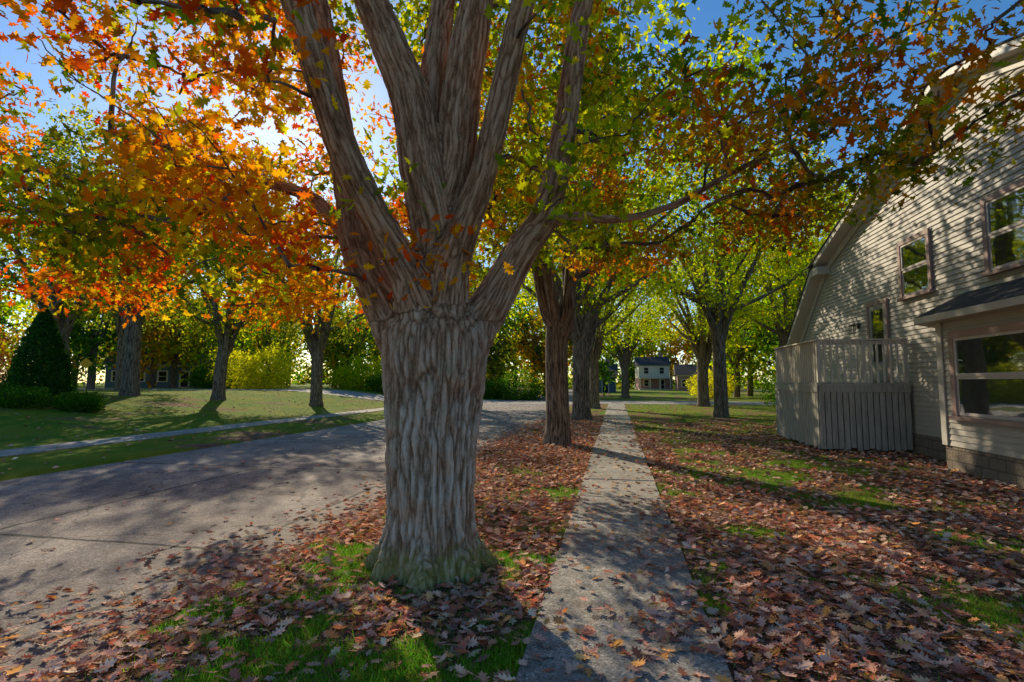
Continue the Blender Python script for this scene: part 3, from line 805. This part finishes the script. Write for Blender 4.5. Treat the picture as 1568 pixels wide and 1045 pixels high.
    def board(x0,x1,y0,y1):
        zb=.08+random.uniform(-.03,.04); dk.box(x0,x1,y0,y1,zb,1.497)
    x=dx0
    while x<dx1-.02:
        o=random.uniform(0,.006); board(x,min(x+.118,dx1),dy0-.02-o,dy0-o); x+=.138
    y=dy0+.02
    while y<dy1:
        o=random.uniform(0,.006); board(dx0-.02-o,dx0-o,y,y+.118); y+=.138
    for (x,y) in ((dx0,dy0),(dx0,dy0+1.75),(dx0,dy1-.1),(dx0+1.03,dy0),(dx1-.1,dy0)): rl.box(x,x+.09,y,y+.09,1.737,2.80)
    rl.box(dx0-.05,dx1,dy0-.03,dy0+.11,2.802,2.84); rl.box(dx0-.05,dx0+.12,dy0+.112,dy1,2.802,2.84)
    rl.box(dx0+.092,dx1,dy0+.03,dy0+.065,2.70,2.79); rl.box(dx0+.03,dx0+.065,dy0+.092,dy1,2.70,2.79)
    x=dx0+.16
    while x<dx1-.1: rl.box(x,x+.04,dy0-.012,dy0+.028,1.737,2.79); x+=.15
    y=dy0+.16
    while y<dy1: rl.box(dx0-.012,dx0+.028,y,y+.04,1.737,2.79); y+=.15
    dk.obj('deck',M_deck,root); rl.obj('deck_railing',M_rail,root)
    bk=MB(); bk.box(dx0+.05,dx1,dy0+.04,dy0+.06,.1,1.49); bk.box(dx0+.03,dx0+.048,dy0+.03,dy1,.1,1.49); bk.obj('deck_shade_sheets',M_dark,root)  # near-black sheets added as painted shade behind the skirting gaps
main_house()

def house(name,x,y,w,d,h,roofh,wm,storeys=2,rz=0,rm=None,porch=False):
    root=empty(name,(x,y,ht(x)),rz)
    a=MB(); a.box(-w/2,w/2,0,d,-.3,h*.5 if porch else h); a.obj('walls',wm,root)
    if porch:
        u=MB(); u.box(-w/2,w/2,0,d,h*.5,h); u.obj('upper_walls',M_white,root)
    r=MB(); o=.4
    P=[(-w/2-o,-o,h+.0),(w/2+o,-o,h),(w/2+o,d+o,h),(-w/2-o,d+o,h),(-w/2-o,d/2,h+roofh),(w/2+o,d/2,h+roofh)]
    n=len(r.v); r.v+=P
    for f in ((0,1,5,4),(2,3,4,5),(0,4,3),(1,2,5),(0,3,2,1)): r.f.append(f); r.mi.append(0)
    r.obj('roof',rm or M_shingle,root)
    c=MB(); g=MB(); k=max(2,int(w/2.6)); fh=h/storeys
    for s in range(storeys):
        for i in range(k):
            cx=-w/2+w*(i+.5)/k; z0=s*fh+.9; z1=z0+1.3
            if s==0 and i==k//2: z0=.1;z1=2.2
            c.box(cx-.65,cx+.65,-.05,-.0,z0-.12,z1+.15); g.box(cx-.45,cx+.45,-.065,-.051,z0,z1)
            c.box(cx-.45,cx+.45,-.08,-.066,(z0+z1)/2-.03,(z0+z1)/2+.03)
    c.box(-w/2-.1,w/2+.1,-.08,-.0,h-.3,h-.02)
    c.obj('window_frames',M_white,root); g.obj('window_panes',M_dark,root)
    if porch:
        q=MB(); q.box(-w/2,w/2,-2.2,-.09,2.5,2.7); q.box(-w/2,w/2,-2.2,-.09,-.2,.3)
        for i in range(4):
            cx=-w/2+.15+(w-.3)*i/3; q.box(cx-.1,cx+.1,-2.15,-1.95,.3,2.5)
        q.obj('porch',M_white,root)
    ch=MB(); ch.box(w*.25,w*.25+.8,d*.5,d*.5+.8,h,h+roofh+1); ch.obj('chimney',M_brick,root)
house('brick_house',8.2,118,6.6,8,5.4,2.0,M_brick,2,.05,porch=True)
house('brick_house',16,108,8,8,3.2,2.2,M_brick,1,-.05)
house('blue_house',-3.5,90,7,8,3.0,2.0,M_bluesid,1)
house('blue_house',-60,62,16,9,3.2,2.6,M_bluesid,1,.5)
house('brick_house',-25,86,10,8,3.0,2.2,M_brick,1)

def sign():
    e=empty('traffic_sign',(-43,35.6,ht(-43)),.8)
    p=Tubes(); p.tube([(0,0,-.2),(0,0,1.2),(0,0,2.6)],[.03,.03,.03],8); link(bpy.data.objects.new('post',p.mesh('post',M_steel)),e)
    b=MB(); s=.45
    b.v=[(0,-.05,2.3-s),(s,-.05,2.3),(0,-.05,2.3+s),(-s,-.05,2.3),(0,-.035,2.3-s),(s,-.035,2.3),(0,-.035,2.3+s),(-s,-.035,2.3)]
    b.f=[(0,1,2,3),(7,6,5,4),(0,4,5,1),(1,5,6,2),(2,6,7,3),(3,7,4,0)]; b.mi=[0]*6; b.obj('panel',M_yellow,e)
sign()

# ------------------------------------------------------------------ fallen leaves & grass
def fallen():
    global rng; rng=np.random.default_rng(77); r=rng; random.seed(77)
    def scatter(n,x0,x1,y0,y1,prob):
        X=r.uniform(x0,x1,n);Y=r.uniform(y0,y1,n); U=r.random(n)
        k=[i for i in range(n) if U[i]<prob(X[i],Y[i])]
        return np.stack([X[k],Y[k]],-1)
    def onlawn(x,y):
        if x<-3.35:
            w=.35+.5*max(0,fb(x,y,.8,2))+(.35 if y<4 else 0)
            return .8*math.exp(-((-3.35-x)/w)) if x>-4.9 else .006
        if -.62<x<.66:
            e=math.exp(-max(0,.66-x)/.22)*.8 + math.exp(-(x+.62)/.09)*.4
            if y<4.5: e+=.6*max(0,min(1,(4.5-y)/1.0))*max(0,min(1,(x+.45)/.5))
            return .065+e*(1.0 if y<6 else .7)*max(0,fb(x,y,1.2,4)+.5)
        if (x+1.75)**2+(y-4.85)**2<.27: return 0
        v=litter(x,y); return min(1,max(0.08,(v-.27)*1.6))
    near=np.concatenate([scatter(48000,-8,8,1.6,8,onlawn)])
    mid=scatter(60000,-11,7.1,8,24,onlawn)
    far=scatter(7000,-30,9,6,42,lambda x,y:(.3 if (x<-11.2 or y>24) else 0))
    pal=[(.68,.37,.27),(.55,.21,.15),(.76,.50,.37),(.44,.15,.10),(.82,.40,.12),(.64,.40,.32),(.80,.59,.41),(.66,.18,.08)]
    acc=Acc()
    for (Q,tm,lo,hi) in ((near[::2],oak_template(.5,.3),.075,.14),(near[1::2],oak_template(-.45,-.25,.85,half2),.07,.13),(mid,blob_template(),.07,.12),(far,kite_template(),.1,.17)):
        n=len(Q); z=np.array([ht(x) for x in Q[:,0]])
        onw=((Q[:,0]>-.62)&(Q[:,0]<.66)); z=np.where(onw,.036,z)
        P=np.stack([Q[:,0],Q[:,1],z+.012+.03*r.random(n)*(~onw)],-1)
        a=r.random(n)*2*np.pi; ax=np.stack([np.cos(a),np.sin(a),r.normal(0,.2,n)],-1)
        nr=np.stack([r.normal(0,.35,n),r.normal(0,.35,n),np.ones(n)],-1)
        acc.add(leaves('l',tm,P,ax,nr,r.uniform(lo,hi,n),pick(pal,n,.3)))
    link(bpy.data.objects.new('fallen_leaves',acc.mesh('fallen_leaves',M_dead)))
    Q=scatter(200000,-3.3,7.1,2.0,13,lambda x,y: 0 if -.6<x<.64 or (x+1.75)**2+(y-4.85)**2<.3 else (1 if litter(x,y)<.58 else .10)*min(1,6/y))
    Q=np.concatenate([Q,scatter(60000,-3.3,0,2.0,6,lambda x,y: 0 if -.6<x or (x+1.75)**2+(y-4.85)**2<.3 else (1 if litter(x,y)<.58 else .1))])
    n=len(Q); P=np.stack([Q[:,0],Q[:,1],np.array([ht(x) for x in Q[:,0]])-.004],-1)
    ax=np.stack([r.normal(0,.5,n),r.normal(0,.5,n),np.ones(n)],-1); nr=np.stack([r.normal(0,1,n),r.normal(0,1,n),np.full(n,.1)],-1)
    V0=np.array([(-.05,0,0),(.05,0,0),(.02,1,.1)]); acc=Acc()
    acc.add(leaves('g',(V0,[np.array([0,1,2])]),P,ax,nr,r.uniform(.03,.075,n),pick([(.10,.38,.02),(.16,.47,.03),(.27,.47,.04),(.08,.26,.02),(.36,.38,.07)],n)))
    link(bpy.data.objects.new('grass',acc.mesh('grass',M_grass)))
fallen()

# ------------------------------------------------------------------ light, sky, camera
EL=math.radians(27); AZ=math.radians(-35)
sd=Vector((math.sin(AZ)*math.cos(EL),math.cos(AZ)*math.cos(EL),math.sin(EL)))
L=bpy.data.lights.new('sun','SUN'); L.energy=5; L.angle=math.radians(.5); L.color=(1,.87,.64)
so=bpy.data.objects.new('sun',L); so.rotation_euler=sd.to_track_quat('Z','Y').to_euler(); link(so)
w=bpy.data.worlds.new('World'); scene.world=w; w.use_nodes=True; nt=w.node_tree; nt.nodes.clear()
sky=nt.nodes.new('ShaderNodeTexSky'); sky.sky_type='NISHITA'; sky.sun_disc=False; sky.sun_elevation=EL; sky.sun_rotation=AZ
sky.air_density=1.0; sky.dust_density=.25; sky.ozone_density=3.2
hs=nt.nodes.new('ShaderNodeHueSaturation'); hs.inputs['Saturation'].default_value=1.25
bg=nt.nodes.new('ShaderNodeBackground'); bg.inputs[1].default_value=.15
ow=nt.nodes.new('ShaderNodeOutputWorld'); nt.links.new(sky.outputs[0],hs.inputs['Color']); nt.links.new(hs.outputs[0],bg.inputs[0]); nt.links.new(bg.outputs[0],ow.inputs[0])
cd=bpy.data.cameras.new('camera'); cd.sensor_width=36; cd.lens=18.37; cd.clip_end=2000; cd.clip_start=.05
co=bpy.data.objects.new('camera',cd); co.location=(0,0,1.75); co.rotation_euler=(math.radians(94.5),0,math.radians(11.2)); link(co)
scene.camera=co
scene.view_settings.view_transform='Standard'; scene.view_settings.look='None'; scene.view_settings.exposure=0
